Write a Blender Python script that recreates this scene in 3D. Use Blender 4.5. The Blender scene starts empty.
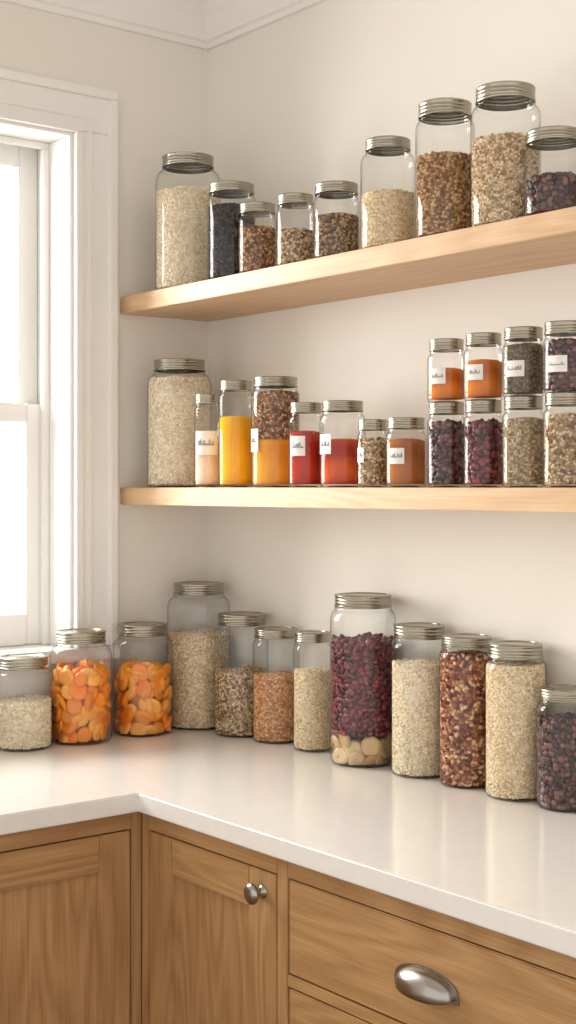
import bpy, bmesh, math, random
import numpy as np
from mathutils import Vector
random.seed(7); rng=np.random.default_rng(11)
scene=bpy.context.scene
CAMZ=1.513; CX,CY=2.9414,-2.0857          # camera stands in the room, 1.51 m above the floor
SD=.2643; CT=.92; S2=1.512; S1=1.9792; CA=.62; CB=.640   # shelf depth, counter top, shelf tops, counter depths

def lin(c):
    return tuple(((x/255)/12.92 if x/255<=.04045 else ((x/255+.055)/1.055)**2.4) for x in c)
# ---------------- materials
def newmat(name):
    m=bpy.data.materials.new(name); m.use_nodes=True
    nt=m.node_tree; b=nt.nodes['Principled BSDF']; return m,nt,b
def N(nt,t,**k):
    n=nt.nodes.new(t)
    for a,v in k.items(): setattr(n,a,v)
    return n
def plain(name,col,rough=.5,metal=0,bump=0,bscale=200,var=0,vscale=5):
    m,nt,b=newmat(name); c=lin(col)
    b.inputs['Base Color'].default_value=(*c,1); b.inputs['Roughness'].default_value=rough; b.inputs['Metallic'].default_value=metal
    tc=N(nt,'ShaderNodeTexCoord')
    if var:
        no=N(nt,'ShaderNodeTexNoise'); no.inputs['Scale'].default_value=vscale; no.inputs['Detail'].default_value=4
        r=N(nt,'ShaderNodeValToRGB'); r.color_ramp.elements[0].position=.3; r.color_ramp.elements[1].position=.7
        r.color_ramp.elements[0].color=(*[x*(1-var) for x in c],1); r.color_ramp.elements[1].color=(*[min(1,x*(1+var)) for x in c],1)
        nt.links.new(tc.outputs['Object'],no.inputs['Vector']); nt.links.new(no.outputs['Fac'],r.inputs['Fac']); nt.links.new(r.outputs['Color'],b.inputs['Base Color'])
    if bump:
        n2=N(nt,'ShaderNodeTexNoise'); n2.inputs['Scale'].default_value=bscale; n2.inputs['Detail'].default_value=3
        bp=N(nt,'ShaderNodeBump'); bp.inputs['Strength'].default_value=bump; bp.inputs['Distance'].default_value=.002
        nt.links.new(tc.outputs['Object'],n2.inputs['Vector']); nt.links.new(n2.outputs['Fac'],bp.inputs['Height']); nt.links.new(bp.outputs['Normal'],b.inputs['Normal'])
    return m
def wood(name,light,dark,axis,rough=.45):
    m,nt,b=newmat(name); tc=N(nt,'ShaderNodeTexCoord')
    mp=N(nt,'ShaderNodeMapping'); sc=[7,7,7]; sc[axis]=.9; mp.inputs['Scale'].default_value=sc
    n0=N(nt,'ShaderNodeTexNoise'); n0.inputs['Scale'].default_value=1.0; n0.inputs['Detail'].default_value=1.5
    mul=N(nt,'ShaderNodeMath',operation='MULTIPLY'); mul.inputs[1].default_value=30
    fr=N(nt,'ShaderNodeMath',operation='PINGPONG'); fr.inputs[1].default_value=1
    mp2=N(nt,'ShaderNodeMapping'); s2=[260,260,260]; s2[axis]=7; mp2.inputs['Scale'].default_value=s2
    n1=N(nt,'ShaderNodeTexNoise'); n1.inputs['Scale'].default_value=1; n1.inputs['Detail'].default_value=4
    L=nt.links.new
    L(tc.outputs['Object'],mp.inputs['Vector']); L(mp.outputs['Vector'],n0.inputs['Vector']); L(n0.outputs['Fac'],mul.inputs[0]); L(mul.outputs[0],fr.inputs[0])
    L(tc.outputs['Object'],mp2.inputs['Vector']); L(mp2.outputs['Vector'],n1.inputs['Vector'])
    a=N(nt,'ShaderNodeMath',operation='MULTIPLY'); a.inputs[1].default_value=.30; L(fr.outputs[0],a.inputs[0])
    c=N(nt,'ShaderNodeMath',operation='MULTIPLY_ADD'); c.inputs[1].default_value=.8; L(n1.outputs['Fac'],c.inputs[0]); L(a.outputs[0],c.inputs[2])
    r=N(nt,'ShaderNodeValToRGB'); r.color_ramp.elements[0].position=.28; r.color_ramp.elements[1].position=.85
    r.color_ramp.elements[0].color=(*lin(light),1); r.color_ramp.elements[1].color=(*lin(dark),1)
    L(c.outputs[0],r.inputs['Fac']); L(r.outputs['Color'],b.inputs['Base Color'])
    bp=N(nt,'ShaderNodeBump'); bp.inputs['Strength'].default_value=.15; bp.inputs['Distance'].default_value=.001
    L(n1.outputs['Fac'],bp.inputs['Height']); L(bp.outputs['Normal'],b.inputs['Normal'])
    b.inputs['Roughness'].default_value=rough
    return m
M_wall=plain('warm_white_plaster',(237,232,223),.85,bump=.12,bscale=180,var=.012,vscale=2)
M_ceil=plain('ceiling_paint',(242,238,231),.9,bump=.05)
M_trim=plain('white_gloss_paint',(241,239,235),.4,bump=.02,bscale=60)
M_quartz=plain('white_quartz',(234,231,226),.14,var=.02,vscale=40)
M_floor=wood('floor_oak',(176,138,98),(140,104,70),0)
M_shelf=wood('pale_oak_x',(224,190,150),(200,160,116),0)
M_cabx=wood('oak_cabinet_x',(194,154,106),(160,119,75),0)
M_caby=wood('oak_cabinet_y',(188,148,102),(154,113,71),1)
M_cabz=wood('oak_cabinet_z',(192,152,105),(156,115,73),2)
M_gap=plain('cabinet_carcass',(70,48,30),.7,bump=.05)
M_lid=plain('pewter_lid_metal',(168,163,149),.27,1,bump=.02,bscale=90,var=.05,vscale=30)
M_nickel=plain('brushed_nickel',(166,162,156),.25,1,bump=.02,bscale=300)
M_label=plain('paper_label',(240,238,232),.7,bump=.03)
M_ink=plain('label_ink',(80,80,90),.7,bump=.01)
def glassmat(name,tint,edge,pwr=5.0,r0=.05,p2=4.0):
    m=bpy.data.materials.new(name); m.use_nodes=True; nt=m.node_tree; nt.nodes.clear()
    out=N(nt,'ShaderNodeOutputMaterial'); tr=N(nt,'ShaderNodeBsdfTransparent'); gl=N(nt,'ShaderNodeBsdfGlossy'); gl.inputs['Roughness'].default_value=.02
    mx=N(nt,'ShaderNodeMixShader'); lw=N(nt,'ShaderNodeLayerWeight'); lw.inputs['Blend'].default_value=.5
    pw=N(nt,'ShaderNodeMath',operation='POWER'); pw.inputs[1].default_value=pwr
    p5=N(nt,'ShaderNodeMath',operation='POWER'); p5.inputs[1].default_value=p2
    sch=N(nt,'ShaderNodeMath',operation='MULTIPLY_ADD'); sch.inputs[1].default_value=.8; sch.inputs[2].default_value=r0
    mc=N(nt,'ShaderNodeMix',data_type='RGBA'); mc.inputs[6].default_value=(*tint,1); mc.inputs[7].default_value=(*edge,1)
    no=N(nt,'ShaderNodeTexNoise'); no.inputs['Scale'].default_value=22; bp=N(nt,'ShaderNodeBump'); bp.inputs['Strength'].default_value=.12; bp.inputs['Distance'].default_value=.003
    tc=N(nt,'ShaderNodeTexCoord'); L=nt.links.new
    L(tc.outputs['Object'],no.inputs['Vector']); L(no.outputs['Fac'],bp.inputs['Height']); L(bp.outputs['Normal'],gl.inputs['Normal'])
    L(lw.outputs['Facing'],pw.inputs[0]); L(pw.outputs[0],mc.inputs[0]); L(mc.outputs[2],tr.inputs['Color'])
    L(lw.outputs['Facing'],p5.inputs[0]); L(p5.outputs[0],sch.inputs[0])
    L(sch.outputs[0],mx.inputs[0]); L(tr.outputs[0],mx.inputs[1]); L(gl.outputs[0],mx.inputs[2]); L(mx.outputs[0],out.inputs['Surface'])
    return m
M_glass=glassmat('clear_jar_glass',(.99,.995,.99),(.22,.26,.23),5.5,.045,5.0)
M_pane=glassmat('window_pane_glass',(.98,.985,.985),(.8,.85,.85))
def vcolmat(name,rough,sss=0,spec=.5):
    m,nt,b=newmat(name); a=N(nt,'ShaderNodeVertexColor',layer_name='Col'); tc=N(nt,'ShaderNodeTexCoord')
    no=N(nt,'ShaderNodeTexNoise'); no.inputs['Scale'].default_value=450; mr=N(nt,'ShaderNodeMapRange'); mr.inputs['To Min'].default_value=.9; mr.inputs['To Max'].default_value=1.15
    mx=N(nt,'ShaderNodeVectorMath',operation='SCALE'); L=nt.links.new
    L(tc.outputs['Object'],no.inputs['Vector']); L(no.outputs['Fac'],mr.inputs['Value']); L(a.outputs['Color'],mx.inputs[0]); L(mr.outputs['Result'],mx.inputs['Scale']); L(mx.outputs[0],b.inputs['Base Color'])
    b.inputs['Roughness'].default_value=rough; b.inputs['Specular IOR Level'].default_value=spec
    if sss:
        b.inputs['Subsurface Weight'].default_value=sss; b.inputs['Subsurface Radius'].default_value=(.02,.008,.003); b.inputs['Subsurface Scale'].default_value=.5
    return m
M_grain=vcolmat('dry_grain',.75,spec=.25); M_fruit=vcolmat('dried_fruit',.38); M_apri=vcolmat('dried_apricot',.42,.08,.4); M_powder=vcolmat('ground_spice',.95,spec=.1)

# ---------------- mesh helpers
def link(o,parent=None):
    scene.collection.objects.link(o)
    if parent: o.parent=parent
    return o
def empty(name,loc):
    e=bpy.data.objects.new(name,None); e.location=loc; e.empty_display_size=.05; scene.collection.objects.link(e); return e
def boxes(name,lst,mat,parent=None,bev=0):
    bm=bmesh.new()
    for a,b in lst:
        r=bmesh.ops.create_cube(bm,size=1); a=Vector(a); b=Vector(b); c=(a+b)/2; s=b-a
        for v in r['verts']: v.co=Vector((v.co.x*s.x+c.x,v.co.y*s.y+c.y,v.co.z*s.z+c.z))
    if bev: bmesh.ops.bevel(bm,geom=bm.edges[:],offset=bev,segments=2,affect='EDGES')
    bmesh.ops.recalc_face_normals(bm,faces=bm.faces)
    if parent:
        for v in bm.verts: v.co-=parent.location
    me=bpy.data.meshes.new(name); bm.to_mesh(me); bm.free(); me.materials.append(mat); o=bpy.data.objects.new(name,me); link(o,parent); return o
def box(name,a,b,mat,parent=None,bev=.002): return boxes(name,[(a,b)],mat,parent,bev)
def lathe_data(prof,seg=48):
    V=[];Fc=[];rings=[]
    for r,z in prof:
        if r<1e-6: rings.append([len(V)]); V.append((0,0,z))
        else:
            s=len(V); rings.append(list(range(s,s+seg)))
            for i in range(seg):
                t=2*math.pi*i/seg; V.append((r*math.cos(t),r*math.sin(t),z))
    for A,B in zip(rings[:-1],rings[1:]):
        for i in range(seg):
            j=(i+1)%seg
            if len(A)==1 and len(B)==1: continue
            if len(A)==1: Fc.append((A[0],B[j],B[i]))
            elif len(B)==1: Fc.append((A[i],A[j],B[0]))
            else: Fc.append((A[i],A[j],B[j],B[i]))
    return V,Fc
def meshobj(name,V,Fc,mat,parent=None,smooth=True,sharp=None):
    me=bpy.data.meshes.new(name); me.from_pydata(V,[],Fc); me.materials.append(mat)
    if smooth:
        me.polygons.foreach_set('use_smooth',[True]*len(me.polygons))
        if sharp: me.set_sharp_from_angle(angle=math.radians(sharp))
    me.update(); o=bpy.data.objects.new(name,me); link(o,parent); return o
def ico(sub):
    bm=bmesh.new(); bmesh.ops.create_icosphere(bm,subdivisions=sub,radius=1)
    V=np.array([v.co[:] for v in bm.verts]); bm.verts.ensure_lookup_table(); Fc=np.array([[v.index for v in f.verts] for f in bm.faces]); bm.free(); return V,Fc
ICO={1:ico(1),2:ico(2),3:ico(3)}
class Acc:
    def __init__(s): s.V=[];s.F=[];s.C=[];s.n=0
    def add(s,V,Fc,C):
        s.V.append(V); s.F.append(Fc+s.n); s.C.append(C); s.n+=len(V)
def rotmats(n):
    q=rng.normal(size=(n,4)); q/=np.linalg.norm(q,axis=1)[:,None]; w,x,y,z=q.T
    return np.stack([np.stack([1-2*(y*y+z*z),2*(x*y-z*w),2*(x*z+y*w)],1),np.stack([2*(x*y+z*w),1-2*(x*x+z*z),2*(y*z-x*w)],1),np.stack([2*(x*z-y*w),2*(y*z+x*w),1-2*(x*x+y*y)],1)],1)
def radial_rot(P,noise):
    # discs lying roughly flat against the glass
    n=len(P); z=np.stack([P[:,0],P[:,1],np.zeros(n)],1); z/=np.maximum(np.linalg.norm(z,axis=1),1e-6)[:,None]
    z=z+rng.normal(size=(n,3))*noise; z/=np.linalg.norm(z,axis=1)[:,None]
    x=np.cross(rng.normal(size=(n,3)),z); x/=np.linalg.norm(x,axis=1)[:,None]; y=np.cross(z,x)
    return np.stack([x,y,z],2)
def add_grains(acc,P,dims,pal,sub,jit=.2,wrinkle=0,cj=(.85,1.12),dent=0,radial=None):
    n=len(P); T,TF=ICO[sub]; m=len(T)
    S=np.array(dims)[None,:]*(1+rng.uniform(-jit,jit,(n,3))); X=T[None]*S[:,None,:]
    if dent: X[:,:,2]-=dent*np.exp(-((T[None,:,0])**2+(T[None,:,1])**2)*3)*np.sign(T[None,:,2]).clip(0)*dims[2]
    if wrinkle: X=X*(1+rng.uniform(-wrinkle,wrinkle,(n,m,1)))
    R=rotmats(n) if radial is None else radial_rot(P,radial); X=np.einsum('nij,nmj->nmi',R,X)+P[:,None,:]
    Fc=(TF[None]+(np.arange(n)*m)[:,None,None]).reshape(-1,3)
    pal=np.array([lin(c) for c in pal]); c=pal[rng.integers(0,len(pal),n)]*rng.uniform(cj[0],cj[1],(n,1))
    C=np.repeat(c,m,axis=0); acc.add(X.reshape(-1,3),Fc,C)
def tri_of(Fc):
    tri=[]
    for f in Fc:
        tri.append(f[:3])
        if len(f)==4: tri.append((f[0],f[2],f[3]))
    return np.array(tri)
def fill_layer(acc,rf,z0,z1,K,top):
    d=K['size']; dims=K['dims']; ins=K.get('ins',max(dims)*.45); rad=K.get('radial')
    step=d*K.get('pack',.8); P=[]
    for z in np.arange(z0+ins*.8,z1-ins*.2,step*.9):
        r=rf(z)-ins
        n=max(6,int(2*math.pi*r/step)); t=np.arange(n)/n*2*math.pi+rng.uniform(0,6)
        t=t+rng.uniform(-.3,.3,n)*step/r; rr=r+rng.uniform(-.4,.05,n)*ins
        P.append(np.stack([rr*np.cos(t),rr*np.sin(t),z+rng.uniform(-.35,.35,n)*step],1))
    kw=dict(wrinkle=K.get('wr',0),dent=K.get('dent',0),cj=K.get('cj',(.85,1.12)))
    add_grains(acc,np.concatenate(P),dims,K['pal'],K.get('sub',1),radial=rad,**kw)
    if top:
        r=rf(z1)-max(ins,max(dims)*.7); g=np.arange(-r,r,step*.9); gx,gy=np.meshgrid(g,g); gx=gx.ravel()+rng.uniform(-.4,.4,gx.size)*step; gy=gy.ravel()+rng.uniform(-.4,.4,gy.size)*step
        k=gx**2+gy**2<r*r; gx=gx[k];gy=gy[k]
        add_grains(acc,np.stack([gx,gy,z1-ins*.6+rng.uniform(-.4,.4,len(gx))*ins+.004*np.sin(gx*60+1)*np.cos(gy*50)],1),dims,K['pal'],K.get('sub',1),**kw)
    prof=[(0,z0)]+[(max(.004,rf(z)-ins*1.4),z) for z in np.linspace(z0,z1-ins,8)]+[(0,z1-ins)]
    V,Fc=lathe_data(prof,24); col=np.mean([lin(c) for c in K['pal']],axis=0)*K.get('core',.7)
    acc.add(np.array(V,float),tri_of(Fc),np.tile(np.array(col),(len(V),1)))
def powder_layer(acc,rf,z0,z1,K):
    prof=[(0,z0)]+[(rf(z)-.0006,z) for z in np.linspace(z0,z1-.002,10)]+[(rf(z1)*.8,z1+.001),(rf(z1)*.4,z1+.003),(0,z1+.004)]
    V,Fc=lathe_data(prof,64); V=np.array(V)
    pal=[np.array(lin(c)) for c in K['pal']]
    t=(V[:,2]-z0)/(z1-z0); w=.5+.5*np.sin(t*7+np.sin(np.arctan2(V[:,1],V[:,0])*2)*.8)
    if len(pal)>1: C=pal[0][None]*w[:,None]+pal[1][None]*(1-w[:,None])
    else: C=np.tile(pal[0],(len(V),1))
    C=C*rng.uniform(.93,1.05,(len(V),1)); acc.add(V,tri_of(Fc),C)
def acc_obj(acc,name,mat,parent,rf=None,zmin=.0055):
    V=np.concatenate(acc.V);Fc=np.concatenate(acc.F);C=np.concatenate(acc.C); C=np.clip(np.concatenate([C,np.ones((len(C),1))],1),0,1)
    V[:,2]=np.maximum(V[:,2],zmin)
    if rf is not None:
        rr=np.hypot(V[:,0],V[:,1]); lim=rf(V[:,2])+.0010; k=np.minimum(1,lim/np.maximum(rr,1e-6)); V[:,0]*=k; V[:,1]*=k
    me=bpy.data.meshes.new(name); me.vertices.add(len(V)); me.vertices.foreach_set('co',V.astype('f').ravel())
    me.loops.add(Fc.size); me.loops.foreach_set('vertex_index',Fc.astype('i').ravel())
    me.polygons.add(len(Fc)); me.polygons.foreach_set('loop_start',np.arange(0,Fc.size,3,dtype='i')); me.polygons.foreach_set('loop_total',np.full(len(Fc),3,dtype='i'))
    me.polygons.foreach_set('use_smooth',np.ones(len(Fc),bool)); me.update(calc_edges=True)
    a=me.color_attributes.new('Col','FLOAT_COLOR','POINT'); a.data.foreach_set('color',C.astype('f').ravel())
    me.materials.append(mat); o=bpy.data.objects.new(name,me); link(o,parent); return o

K={
'oats':dict(size=.0066,dims=(.0042,.0032,.0015),pal=[(248,234,210),(242,224,194),(253,243,227),(226,204,170)],core=.95),
'oats_tan':dict(size=.0066,dims=(.0042,.0030,.0016),pal=[(236,214,180),(224,198,160),(246,230,204),(202,170,130)],core=.9),
'cream':dict(size=.0050,dims=(.0030,.0022,.0019),pal=[(244,224,190),(236,212,174),(250,238,212),(216,188,148)],core=.9),
'white_seed':dict(size=.0054,dims=(.0034,.0022,.0017),pal=[(248,234,208),(240,222,190),(253,243,224),(216,194,160)],core=.9),
'tan_seed':dict(size=.0062,dims=(.0042,.0026,.0019),pal=[(232,208,172),(210,180,142),(246,228,198),(172,138,102)],core=.8),
'black_bean':dict(size=.0090,dims=(.0056,.0038,.0034),pal=[(48,42,46),(68,60,64),(36,32,36)],sub=2),
'brown_mix':dict(size=.0070,dims=(.0044,.0032,.0028),pal=[(132,88,56),(168,120,80),(98,64,44),(206,164,122)]),
'lentil_mix':dict(size=.0070,dims=(.0042,.0036,.0022),pal=[(178,146,108),(210,184,146),(130,98,70),(230,210,176)]),
'pepper_mix':dict(size=.0064,dims=(.0036,.0032,.0030),pal=[(120,92,68),(158,126,94),(82,62,48),(188,158,122)]),
'buckwheat':dict(size=.0078,dims=(.0048,.0038,.0034),pal=[(158,116,78),(186,144,100),(124,88,58),(206,170,126)]),
'muesli':dict(size=.0090,dims=(.0058,.0042,.0032),pal=[(138,76,54),(184,130,92),(98,50,44),(218,180,138),(154,92,64)],sub=2),
'cranberry':dict(size=.0140,dims=(.0092,.0064,.0050),pal=[(108,34,40),(76,24,32),(134,48,54),(92,32,44),(120,62,64)],sub=2,wr=.12,mat='f',core=.35,cj=(.7,1.2)),
'dark_berry':dict(size=.0120,dims=(.0070,.0060,.0054),pal=[(70,30,34),(46,22,26),(96,44,46),(116,80,74)],sub=2,wr=.08,mat='f',core=.5),
'apricot':dict(size=.036,dims=(.0215,.0200,.0100),pal=[(255,164,58),(252,152,44),(255,180,84),(248,140,36)],sub=3,wr=.010,mat='a',pack=.80,core=.45,dent=.55,cj=(.85,1.05),radial=.38,ins=.013),
'fig':dict(size=.038,dims=(.0215,.0205,.0090),pal=[(206,172,126),(184,146,102),(222,194,152)],sub=3,wr=.03,mat='f',pack=.80,dent=.6,core=.4,radial=.35,ins=.012,cj=(.8,1.05)),
'red_lentil':dict(size=.0060,dims=(.0036,.0032,.0020),pal=[(224,168,120),(206,146,100),(236,196,152),(180,124,86)],core=.8),
'yellow':dict(pal=[(246,184,34),(240,170,24)],mat='p'),
'orange_yellow':dict(pal=[(236,166,48),(226,150,40)],mat='p'),
'peach':dict(pal=[(244,218,194),(238,202,174)],mat='p'),
'chili':dict(pal=[(188,60,36),(164,42,32)],mat='p'),
'paprika':dict(pal=[(214,90,34),(162,38,24)],mat='p'),
'cinnamon':dict(pal=[(182,112,54),(160,92,44)],mat='p'),
'curry':dict(pal=[(222,130,48),(184,96,36)],mat='p'),
'cumin':dict(size=.0048,dims=(.0036,.0015,.0014),pal=[(128,112,86),(100,88,68),(152,134,104)]),
'coriander':dict(size=.0056,dims=(.0032,.0032,.0030),pal=[(176,152,120),(144,122,92),(202,182,150)]),
}
MATS={'f':M_fruit,'a':M_apri,'p':M_powder}
# name, x, y, base z, radius, height, lid radius, layers (content, fill height), label (angle, half arc, height, half height)
JARS=[
('oat_jar',.1657,-.1763,S1,.0780,.3253,.0624,[('oats',.2384)],None),
('black_bean_jar',.3706,-.1974,S1,.0549,.2212,.0522,[('black_bean',.1702)],None),
('brown_lentil_jar',.4899,-.2140,S1,.0423,.1555,.0402,[('brown_mix',.1003)],None),
('lentil_jar',.6224,-.2134,S1,.0409,.1536,.0388,[('lentil_mix',.0772)],None),
('peppercorn_jar',.7485,-.2066,S1,.0477,.1567,.0453,[('pepper_mix',.0899)],None),
('millet_jar',.8949,-.1976,S1,.0547,.2206,.0456,[('cream',.1133)],None),
('buckwheat_jar',1.0546,-.1983,S1,.0560,.2584,.0511,[('buckwheat',.1561)],None),
('barley_jar',1.2014,-.1908,S1,.0635,.2570,.0545,[('tan_seed',.1614)],None),
('dried_berry_jar',1.3258,-.2029,S1,.0514,.1514,.0487,[('dark_berry',.0700)],None),
('oat_jar',.1272,-.1747,S2,.0776,.3077,.0630,[('oats',.2620)],None),
('flour_jar',.3164,-.2258,S2,.0305,.2124,.0287,[('peach',.1083)],(-43,52,.1013,.0273)),
('turmeric_jar',.4110,-.2145,S2,.0398,.2385,.0371,[('yellow',.1573)],None),
('layered_lentil_jar',.5358,-.1996,S2,.0527,.2398,.0490,[('orange_yellow',.1048),('brown_mix',.2064)],(-105,22,.1022,.0248)),
('chili_powder_jar',.6645,-.2190,S2,.0373,.1777,.0336,[('chili',.1159)],(-70,28,.0865,.0208)),
('paprika_jar',.7677,-.2068,S2,.0475,.1767,.0431,[('paprika',.0966)],(-92,22,.0882,.0203)),
('seed_jar',.8807,-.2261,S2,.0302,.1342,.0287,[('lentil_mix',.0935)],(-96,20,.0638,.0147)),
('cinnamon_jar',.9664,-.2163,S2,.0400,.1346,.0368,[('cinnamon',.0913)],(-74,26,.0604,.0153)),
('dried_cherry_jar',1.0785,-.2183,S2,.0360,.1581,.0337,[('dark_berry',.1181)],None),
('dried_cherry_jar',1.1723,-.2175,S2,.0368,.1573,.0337,[('cranberry',.1148)],None),
('coriander_seed_jar',1.2680,-.2169,S2,.0374,.1596,.0345,[('coriander',.1185)],None),
('coriander_seed_jar',1.3624,-.2172,S2,.0371,.1615,.0343,[('lentil_mix',.1218)],None),
('curry_powder_jar',1.0785,-.2183,1.6704,.0360,.1181,.0328,[('curry',.0620)],(-74,26,.0480,.0145)),
('curry_powder_jar',1.1723,-.2175,1.6696,.0368,.1219,.0328,[('curry',.0720)],(-74,26,.0500,.0140)),
('cumin_jar',1.2680,-.2169,1.6719,.0374,.1217,.0345,[('cumin',.0897)],(-74,28,.0480,.0140)),
('dried_berry_jar',1.3624,-.2172,1.6738,.0371,.1212,.0353,[('dark_berry',.0858)],(-74,30,.0480,.0140)),
('rolled_oat_jar',.0730,-.5663,CT,.0649,.2081,.0570,[('oats',.1098)],None),
('dried_apricot_jar',.0835,-.4224,CT,.0724,.2577,.0584,[('apricot',.1700)],None),
('dried_apricot_jar',.0825,-.2506,CT,.0724,.2638,.0603,[('apricot',.1640)],None),
('oat_jar',.0853,-.0894,CT,.0782,.3553,.0633,[('oats_tan',.2293)],None),
('mixed_grain_jar',.2411,-.0728,CT,.0649,.2897,.0577,[('lentil_mix',.1539)],None),
('red_lentil_jar',.3635,-.0625,CT,.0550,.2625,.0515,[('red_lentil',.1547)],None),
('sesame_jar',.5027,-.0674,CT,.0441,.2656,.0407,[('cream',.1811)],None),
('dried_cranberry_and_fig_jar',.6871,-.0789,CT,.0710,.3623,.0624,[('fig',.0680),('cranberry',.2640)],None),
('pearl_barley_jar',.8483,-.0676,CT,.0579,.3087,.0538,[('white_seed',.2320)],None),
('muesli_jar',.9787,-.0620,CT,.0549,.2962,.0499,[('muesli',.2600)],None),
('quinoa_jar',1.1141,-.0677,CT,.0585,.2936,.0528,[('cream',.2540)],None),
('dried_berry_jar',1.2329,-.0638,CT,.0538,.2208,.0482,[('dark_berry',.1642)],None)]
def build_jar(name,x,y,zb,R,H,rl,layers,label):
    rn=rl-.0025; lh=.027 if R>.055 else .021
    nb=H-lh; sh=min(.35*H,(R-rn)*1.5+.012)
    prof=[(0,.004),(R*.6,.003),(R*.86,0),(R*.95,.002),(R*.99,.008),(R,.016),(R,(nb-sh)*.5),(R,nb-sh)]
    for t in np.linspace(.15,1,8)*math.pi/2: prof.append((rn+(R-rn)*math.cos(t),nb-sh+(sh-.007)*math.sin(t)))
    prof+=[(rn*1.035,nb-.0055),(rn*1.035,nb-.003),(rn,nb-.001),(rn,H-.004)]
    e=empty(name,(x,y,zb))
    V,Fc=lathe_data(prof,56); meshobj('glass_body',V,Fc,M_glass,e)
    q=lh/.026
    lp_=[(rn+.0004,nb),(rl*.985,nb),(rl,nb+.001),(rl,nb+.0035*q),(rl*.965,nb+.005*q),(rl*.965,nb+.008*q),(rl*.985,nb+.0095*q),(rl*.965,nb+.011*q),(rl*.965,nb+.014*q),(rl*.985,nb+.0155*q),(rl*.965,nb+.017*q),(rl*.972,H-.005),(rl*.99,H-.0038),(rl*.985,H-.0012),(rl*.955,H),(rl*.86,H),(rl*.845,H-.0016),(rl*.60,H-.0016),(rl*.58,H-.0006),(rl*.55,H-.0016),(0,H-.0016)]
    V,Fc=lathe_data(lp_,56); meshobj('screw_lid',V,Fc,M_lid,e,sharp=50)
    zs=np.array([p[1] for p in prof[3:]]); rs=np.array([p[0] for p in prof[3:]])
    rf=lambda z: np.interp(z,zs,rs)-.0028
    z0=.007
    for i,(k,h) in enumerate(layers):
        kk=K[k]; acc=Acc(); mm=kk.get('mat')
        if mm=='p': powder_layer(acc,rf,z0,h,kk)
        else: fill_layer(acc,rf,z0,h,kk,i==len(layers)-1)
        acc_obj(acc,k+'_contents',MATS.get(mm,M_grain),e,rf if mm!='p' else None,z0-.0015); z0=h
    if label:
        ang,arc,lz,hh=label
        n=12; V=[];Fc=[];rr=R+.0005
        for i in range(n+1):
            t=math.radians(ang-arc+2*arc*i/n)
            V+= [(rr*math.cos(t),rr*math.sin(t),lz-hh),(rr*math.cos(t),rr*math.sin(t),lz+hh)]
            if i: Fc.append((2*i-2,2*i,2*i+1,2*i-1))
        meshobj('paper_label',V,Fc,M_label,e)
        V=[];Fc=[];rr=R+.0009; t=ang-arc*.7; random.seed(int(x*1000))
        while t<ang+arc*.7:
            w=random.choice([1.4,2.2,3.2]); z_a=lz-hh*.20; z_b=lz+hh*random.choice([.20,.20,.36])
            if w>3: z_b=z_a+hh*.14
            a0=math.radians(t);a1=math.radians(t+w); s=len(V)
            V+=[(rr*math.cos(a0),rr*math.sin(a0),z_a),(rr*math.cos(a1),rr*math.sin(a1),z_a),(rr*math.cos(a1),rr*math.sin(a1),z_b),(rr*math.cos(a0),rr*math.sin(a0),z_b)]
            Fc.append((s,s+1,s+2,s+3)); t+=w+1.6
        meshobj('label_lettering',V,Fc,M_ink,e)
for j in JARS: build_jar(*j)

# ---------------- room shell
W0,W1,WB,WT=-.392,-1.45,1.108,2.366
TH=.26; CE=2.768; XM=3.9; YM=-3.6
box('floor',(-TH,YM,-.1),(XM,TH,0),M_floor,bev=0)
box('ceiling',(-TH,YM,CE),(XM,TH,CE+.1),M_ceil,bev=0)
box('wall_back',(-TH,0,0),(XM,TH,CE),M_wall,bev=0)
boxes('wall_left',[((-TH,W0,0),(0,0,CE)),((-TH,YM,0),(0,W1,CE)),((-TH,W1,0),(0,W0,WB)),((-TH,W1,WT),(0,W0,CE))],M_wall)
cp=[(0,-.133),(.012,-.133),(.014,-.120),(.022,-.116),(.026,-.100),(.040,-.070),(.062,-.042),(.078,-.030),(.082,-.018),(.094,-.016),(.096,0),(0,0)]
def crown(name,ax):
    V=[];Fc=[]
    for k in (0,1):
        for o,z in cp:
            if ax=='x': V.append(((o if k==0 else XM),-o,CE+z))
            else: V.append((o,(-o if k==0 else YM),CE+z))
    n=len(cp)
    for i in range(n): j=(i+1)%n; Fc.append((i,j,n+j,n+i))
    Fc.append(tuple(range(n))); Fc.append(tuple(range(2*n-1,n-1,-1)))
    o=meshobj(name,V,Fc,M_trim,smooth=False); bm=bmesh.new(); bm.from_mesh(o.data); bmesh.ops.recalc_face_normals(bm,faces=bm.faces); bm.to_mesh(o.data); bm.free()
crown('trim_1','x'); crown('trim_2','y')
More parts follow.
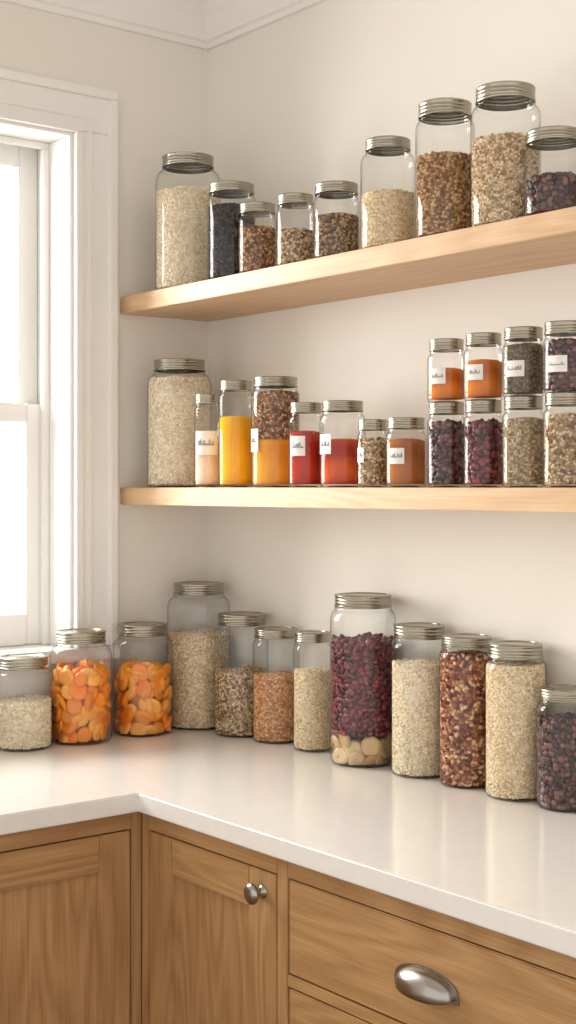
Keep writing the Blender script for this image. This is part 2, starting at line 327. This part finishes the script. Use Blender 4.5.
# window
w=empty('window_1',(0,(W0+W1)/2,(WB+WT)/2)); cw=.108
yo=W0+cw; zl=WB+.0205
boxes('casing_right',[((.0002,W0+.001,zl),(.014,yo-.0005,WT)),((.0002,yo-.020,zl),(.024,yo,WT+cw-.023)),((.0002,W0-.004,zl),(.020,W0+.014,WT-.005)),((.0002,W0+.030,zl),(.0185,W0+.040,WT+.029))],M_trim,w,.0018)
boxes('casing_left',[((.0002,W1-cw+.0005,zl),(.014,W1-.001,WT)),((.0002,W1-cw,zl),(.024,W1-cw+.022,WT+cw-.023)),((.0002,W1-.014,zl),(.020,W1+.004,WT-.005)),((.0002,W1-.038,zl),(.0185,W1-.030,WT+.029))],M_trim,w,.0018)
boxes('casing_head',[((.0002,W1-cw+.0005,WT+.0005),(.0142,yo-.0005,WT+cw-.001)),((.0002,W1-cw,WT+cw-.0225),(.0242,yo+.0002,WT+cw)),((.0002,W1-.014,WT-.0045),(.0202,W0+.0142,WT+.014)),((.0002,W1-.038,WT+.0295),(.0187,W0+.0402,WT+.0395))],M_trim,w,.0018)
box('window_stool',(.0005,W1-cw-.02,WB-.012),(.030,yo+.004,WB+.02),M_trim,w,.004)
box('inner_sill',(-TH+.01,W1+.001,WB+.0005),(.0004,W0-.001,WB+.0195),M_trim,w,.001)
box('apron',(.0005,W1-cw,WB-.09),(.014,yo-.01,WB-.0125),M_trim,w,.002)
boxes('jamb_liner',[((-TH,W0-.012,WB+.02),(-.0005,W0-.0005,WT-.0125)),((-TH,W1+.0005,WB+.02),(-.0005,W1+.012,WT-.0125)),((-TH,W1+.0005,WT-.012),(-.0005,W0-.0005,WT-.0005))],M_trim,w,.0008)
XS=-.118
boxes('inner_stop',[((XS+.0005,W0-.028,WB+.02),(XS+.018,W0-.0122,WT-.0275)),((XS+.0005,W1+.0122,WB+.02),(XS+.018,W1+.028,WT-.0275)),((XS+.0005,W1+.0122,WT-.027),(XS+.018,W0-.0122,WT-.0125))],M_trim,w,.0015)
ya,yb_=W0-.013,W1+.013; MR=1.694
def sash(n,x0,x1,z0,z1,st,tr,br):
    boxes(n,[((x0,ya-st,z0),(x1,ya,z1)),((x0,yb_,z0),(x1,yb_+st,z1)),((x0+.0004,yb_+st,z1-tr),(x1-.0004,ya-st,z1)),((x0+.0004,yb_+st,z0),(x1-.0004,ya-st,z0+br))],M_trim,w,.0025)
    box(n+'_glass',((x0+x1)/2-.002,yb_+st-.004,z0+br-.004),((x0+x1)/2+.002,ya-st+.004,z1-tr+.004),M_pane,w,0)
sash('lower_sash',XS-.036,XS,WB+.021,MR+.022,.052,.045,.075)
sash('upper_sash',XS-.076,XS-.040,MR-.022,WT-.013,.052,.055,.042)
box('sash_lock',(XS-.03,ya-.50,MR+.0222),(XS-.006,ya-.46,MR+.036),M_nickel,w,.002)

# ---------------- shelves
box('wall_shelf',(.0008,-SD,S1-.0417),(1.95,-.0008,S1-.0002),M_shelf,bev=.0015)
box('wall_shelf',(.0008,-SD,S2-.0417),(1.95,-.0008,S2-.0002),M_shelf,bev=.0015)

# ---------------- countertop (L)
XE=2.55
pts=[(.001,-.001),(XE+.02,-.001),(XE+.02,-CA),(CB,-CA),(CB,-1.52),(.001,-1.52)]
bm=bmesh.new(); vs=[bm.verts.new((x,y,CT-.037)) for x,y in pts]; f=bm.faces.new(vs); ex=bmesh.ops.extrude_face_region(bm,geom=[f])
for v in ex['geom']:
    if isinstance(v,bmesh.types.BMVert): v.co.z=CT-.0003
bmesh.ops.recalc_face_normals(bm,faces=bm.faces); bmesh.ops.bevel(bm,geom=[e for e in bm.edges],offset=.003,segments=3,affect='EDGES')
me=bpy.data.meshes.new('kitchen_countertop'); bm.to_mesh(me); bm.free(); me.materials.append(M_quartz); link(bpy.data.objects.new('kitchen_countertop',me))

# ---------------- cabinets
TOPZ=CT-.0375; FY=-(CA-.025); FX=CB-.025; DT=.846
cr=empty('base_cabinet',(1.5,-.31,0))
box('carcass',(FX+.003,FY+.022,.10),(XE-.002,-.002,TOPZ),M_gap,cr,0)
box('toe_kick',(FX+.003,FY+.07,0),(XE-.002,FY+.085,.10),M_gap,cr,0)
D0,D1=.638,1.045; A0,A1=1.074,1.752; B0,B1=1.78,2.46
xs=[(FX,D0),(D1,A0),(A1,B0),(B1,XE)]
for i,(a,b) in enumerate(xs): box('face_stile_%d'%(i+1),(a,FY,.10),(b,FY+.021,TOPZ),M_cabz,cr,.001)
k=0
for a,b in ((D0,D1),(A0,A1),(B0,B1)):
    k+=1; box('face_top_rail_%d'%k,(a,FY,DT),(b,FY+.021,TOPZ),M_cabx,cr,.001); box('face_bottom_rail_%d'%k,(a,FY,.10),(b,FY+.021,.125),M_cabx,cr,.001)
def shaker(plane,a0,a1,z0,z1,parent,tag,st=.078,rl=.070):
    def bx(n,u0,u1,w0,w1,d0,d1,mat,bev):
        if plane=='y': box(tag+n,(u0,FY+d0,w0),(u1,FY+d1,w1),mat,parent,bev)
        else: box(tag+n,(FX-d1,u0,w0),(FX-d0,u1,w1),mat,parent,bev)
    mh=M_cabx if plane=='y' else M_caby; g=.003; a0+=g;a1-=g;z0+=g;z1-=g
    bx('stile_1',a0,a0+st,z0,z1,0,.020,M_cabz,.0015); bx('stile_2',a1-st,a1,z0,z1,0,.020,M_cabz,.0015)
    bx('rail_top',a0+st,a1-st,z1-rl,z1,0,.020,mh,.0015); bx('rail_bottom',a0+st,a1-st,z0,z0+rl,0,.020,mh,.0015)
    bx('panel',a0+st-.003,a1-st+.003,z0+rl-.003,z1-rl+.003,.011,.019,M_cabz,.0)
shaker('y',D0,D1,.125,DT,cr,'door_')
def drawer(a,b,z0,z1,tag):
    g=.003; box(tag,(a+g,FY-.0,z0+g),(b-g,FY+.020,z1-g),M_cabx,cr,.002)
def cup_pull(x,z,parent,tag):
    a,d,h=.058,.028,.030; V=[];Fc=[]; nu,nv=28,12
    for i in range(nu+1):
        p=math.pi*i/nu
        for j in range(nv+1):
            q=math.radians(-18+108*j/nv)
            V.append((x+a*math.cos(p),FY-.0025-d*max(0,math.sin(p))**.8*math.cos(q),z-.008+h*max(0,math.sin(p))**.75*math.sin(q)))
    for i in range(nu):
        for j in range(nv):
            s=i*(nv+1)+j; Fc.append((s,s+nv+1,s+nv+2,s+1))
    V=[(v[0]-parent.location.x,v[1]-parent.location.y,v[2]) for v in V]
    o=meshobj(tag,V,Fc,M_nickel,parent); m=o.modifiers.new('s','SOLIDIFY'); m.thickness=.0022; m.offset=0
    V=[];Fc=[]; n=32
    for k,y in enumerate((FY-.0035,FY-.0001)):
        for i in range(n+1):
            p=math.pi*i/n; V.append((x+(a+.011)*math.cos(p),y,z-.014+(h+.009)*math.sin(p)**.6 if 0<i<n else z-.014))
    n1=n+1; Fc.append(tuple(range(n1))); Fc.append(tuple(range(2*n1-1,n1-1,-1)))
    for i in range(n1): j=(i+1)%n1; Fc.append((i,n1+i,n1+j,j))
    V=[(v[0]-parent.location.x,v[1]-parent.location.y,v[2]) for v in V]
    meshobj(tag+'_flange',V,Fc,M_nickel,parent,smooth=False)
for c,(a,b) in enumerate(((A0,A1),(B0,B1))):
    for d,(z0,z1) in enumerate(((.681,DT),(.395,.661),(.125,.375))):
        drawer(a,b,z0,z1,'drawer_front_%d_%d'%(c+1,d+1)); cup_pull((a+b)/2,(z0+z1)/2+(-.004 if d==0 else .03),cr,'cup_pull_%d_%d'%(c+1,d+1))
        if d: box('drawer_rail_%d_%d'%(c+1,d),(a,FY,z1),(b,FY+.021,z1+.020),M_cabx,cr,.001)
def knob(x,z,parent,tag,ax='y'):
    pr=[(0,0),(.0125,0),(.0125,.002),(.0095,.004),(.0065,.007),(.006,.014),(.009,.018),(.0165,.0205),(.0188,.024),(.0180,.028),(.013,.0315),(.006,.033),(0,.0333)]
    V,Fc=lathe_data(pr,40)
    if ax=='y': V=[(x+v[0]-parent.location.x,FY-v[2]-parent.location.y,z+v[1]) for v in V]
    else: V=[(FX+v[2]-parent.location.x,x+v[0]-parent.location.y,z+v[1]) for v in V]
    meshobj(tag,V,Fc,M_nickel,parent,sharp=60)
knob(1.004,.807,cr,'round_knob')
cl=empty('base_cabinet',(.31,-1.0,0))
box('carcass',(.002,-1.495,.10),(FX-.022,-.002-.0,TOPZ),M_gap,cl,0)
box('toe_kick',(FX-.085,-1.495,0),(FX-.07,FY,.10),M_gap,cl,0)
for i,(a,b) in enumerate(((FY-.024,FY-.0005),(-1.068,-1.042),(-1.497,-1.468))): box('face_stile_%d'%(i+1),(FX-.021,a,.10),(FX,b,TOPZ),M_cabz,cl,.001)
for i,(a,b) in enumerate(((-1.042,FY-.024),(-1.468,-1.068))):
    box('face_top_rail_%d'%(i+1),(FX-.021,a,DT),(FX,b,TOPZ),M_caby,cl,.001); box('face_bottom_rail_%d'%(i+1),(FX-.021,a,.10),(FX,b,.125),M_caby,cl,.001)
    shaker('x',a,b,.125,DT,cl,'door_%d_'%(i+1),st=.07)
knob(-1.012,.803,cl,'round_knob_1','x'); knob(-1.10,.803,cl,'round_knob_2','x')

# ---------------- light
wd=bpy.data.worlds.new('World'); scene.world=wd; wd.use_nodes=True; bg=wd.node_tree.nodes['Background']; bg.inputs[0].default_value=(1,.968,.925,1); bg.inputs[1].default_value=1.28
def area(name,loc,target,sx,sy,e,col):
    l=bpy.data.lights.new(name,'AREA'); l.shape='RECTANGLE'; l.size=sx; l.size_y=sy; l.energy=e; l.color=col
    o=bpy.data.objects.new(name,l); o.location=loc; o.rotation_euler=(Vector(target)-Vector(loc)).to_track_quat('-Z','Y').to_euler(); scene.collection.objects.link(o)
area('window_daylight',(-1.3,-1.05,2.0),(.6,-.75,1.5),1.6,1.8,180,(1,.975,.94))
# ---------------- camera
cd=bpy.data.cameras.new('camera'); cd.sensor_fit='VERTICAL'; cd.sensor_height=36; cd.lens=49.22; cd.shift_y=-.0244; cd.clip_start=.05
co=bpy.data.objects.new('camera',cd); co.location=(CX,CY,CAMZ); d=Vector((-.7814,.6240,0)); co.rotation_euler=d.to_track_quat('-Z','Y').to_euler(); scene.collection.objects.link(co); scene.camera=co
scene.view_settings.view_transform='Standard'; scene.view_settings.look='None'
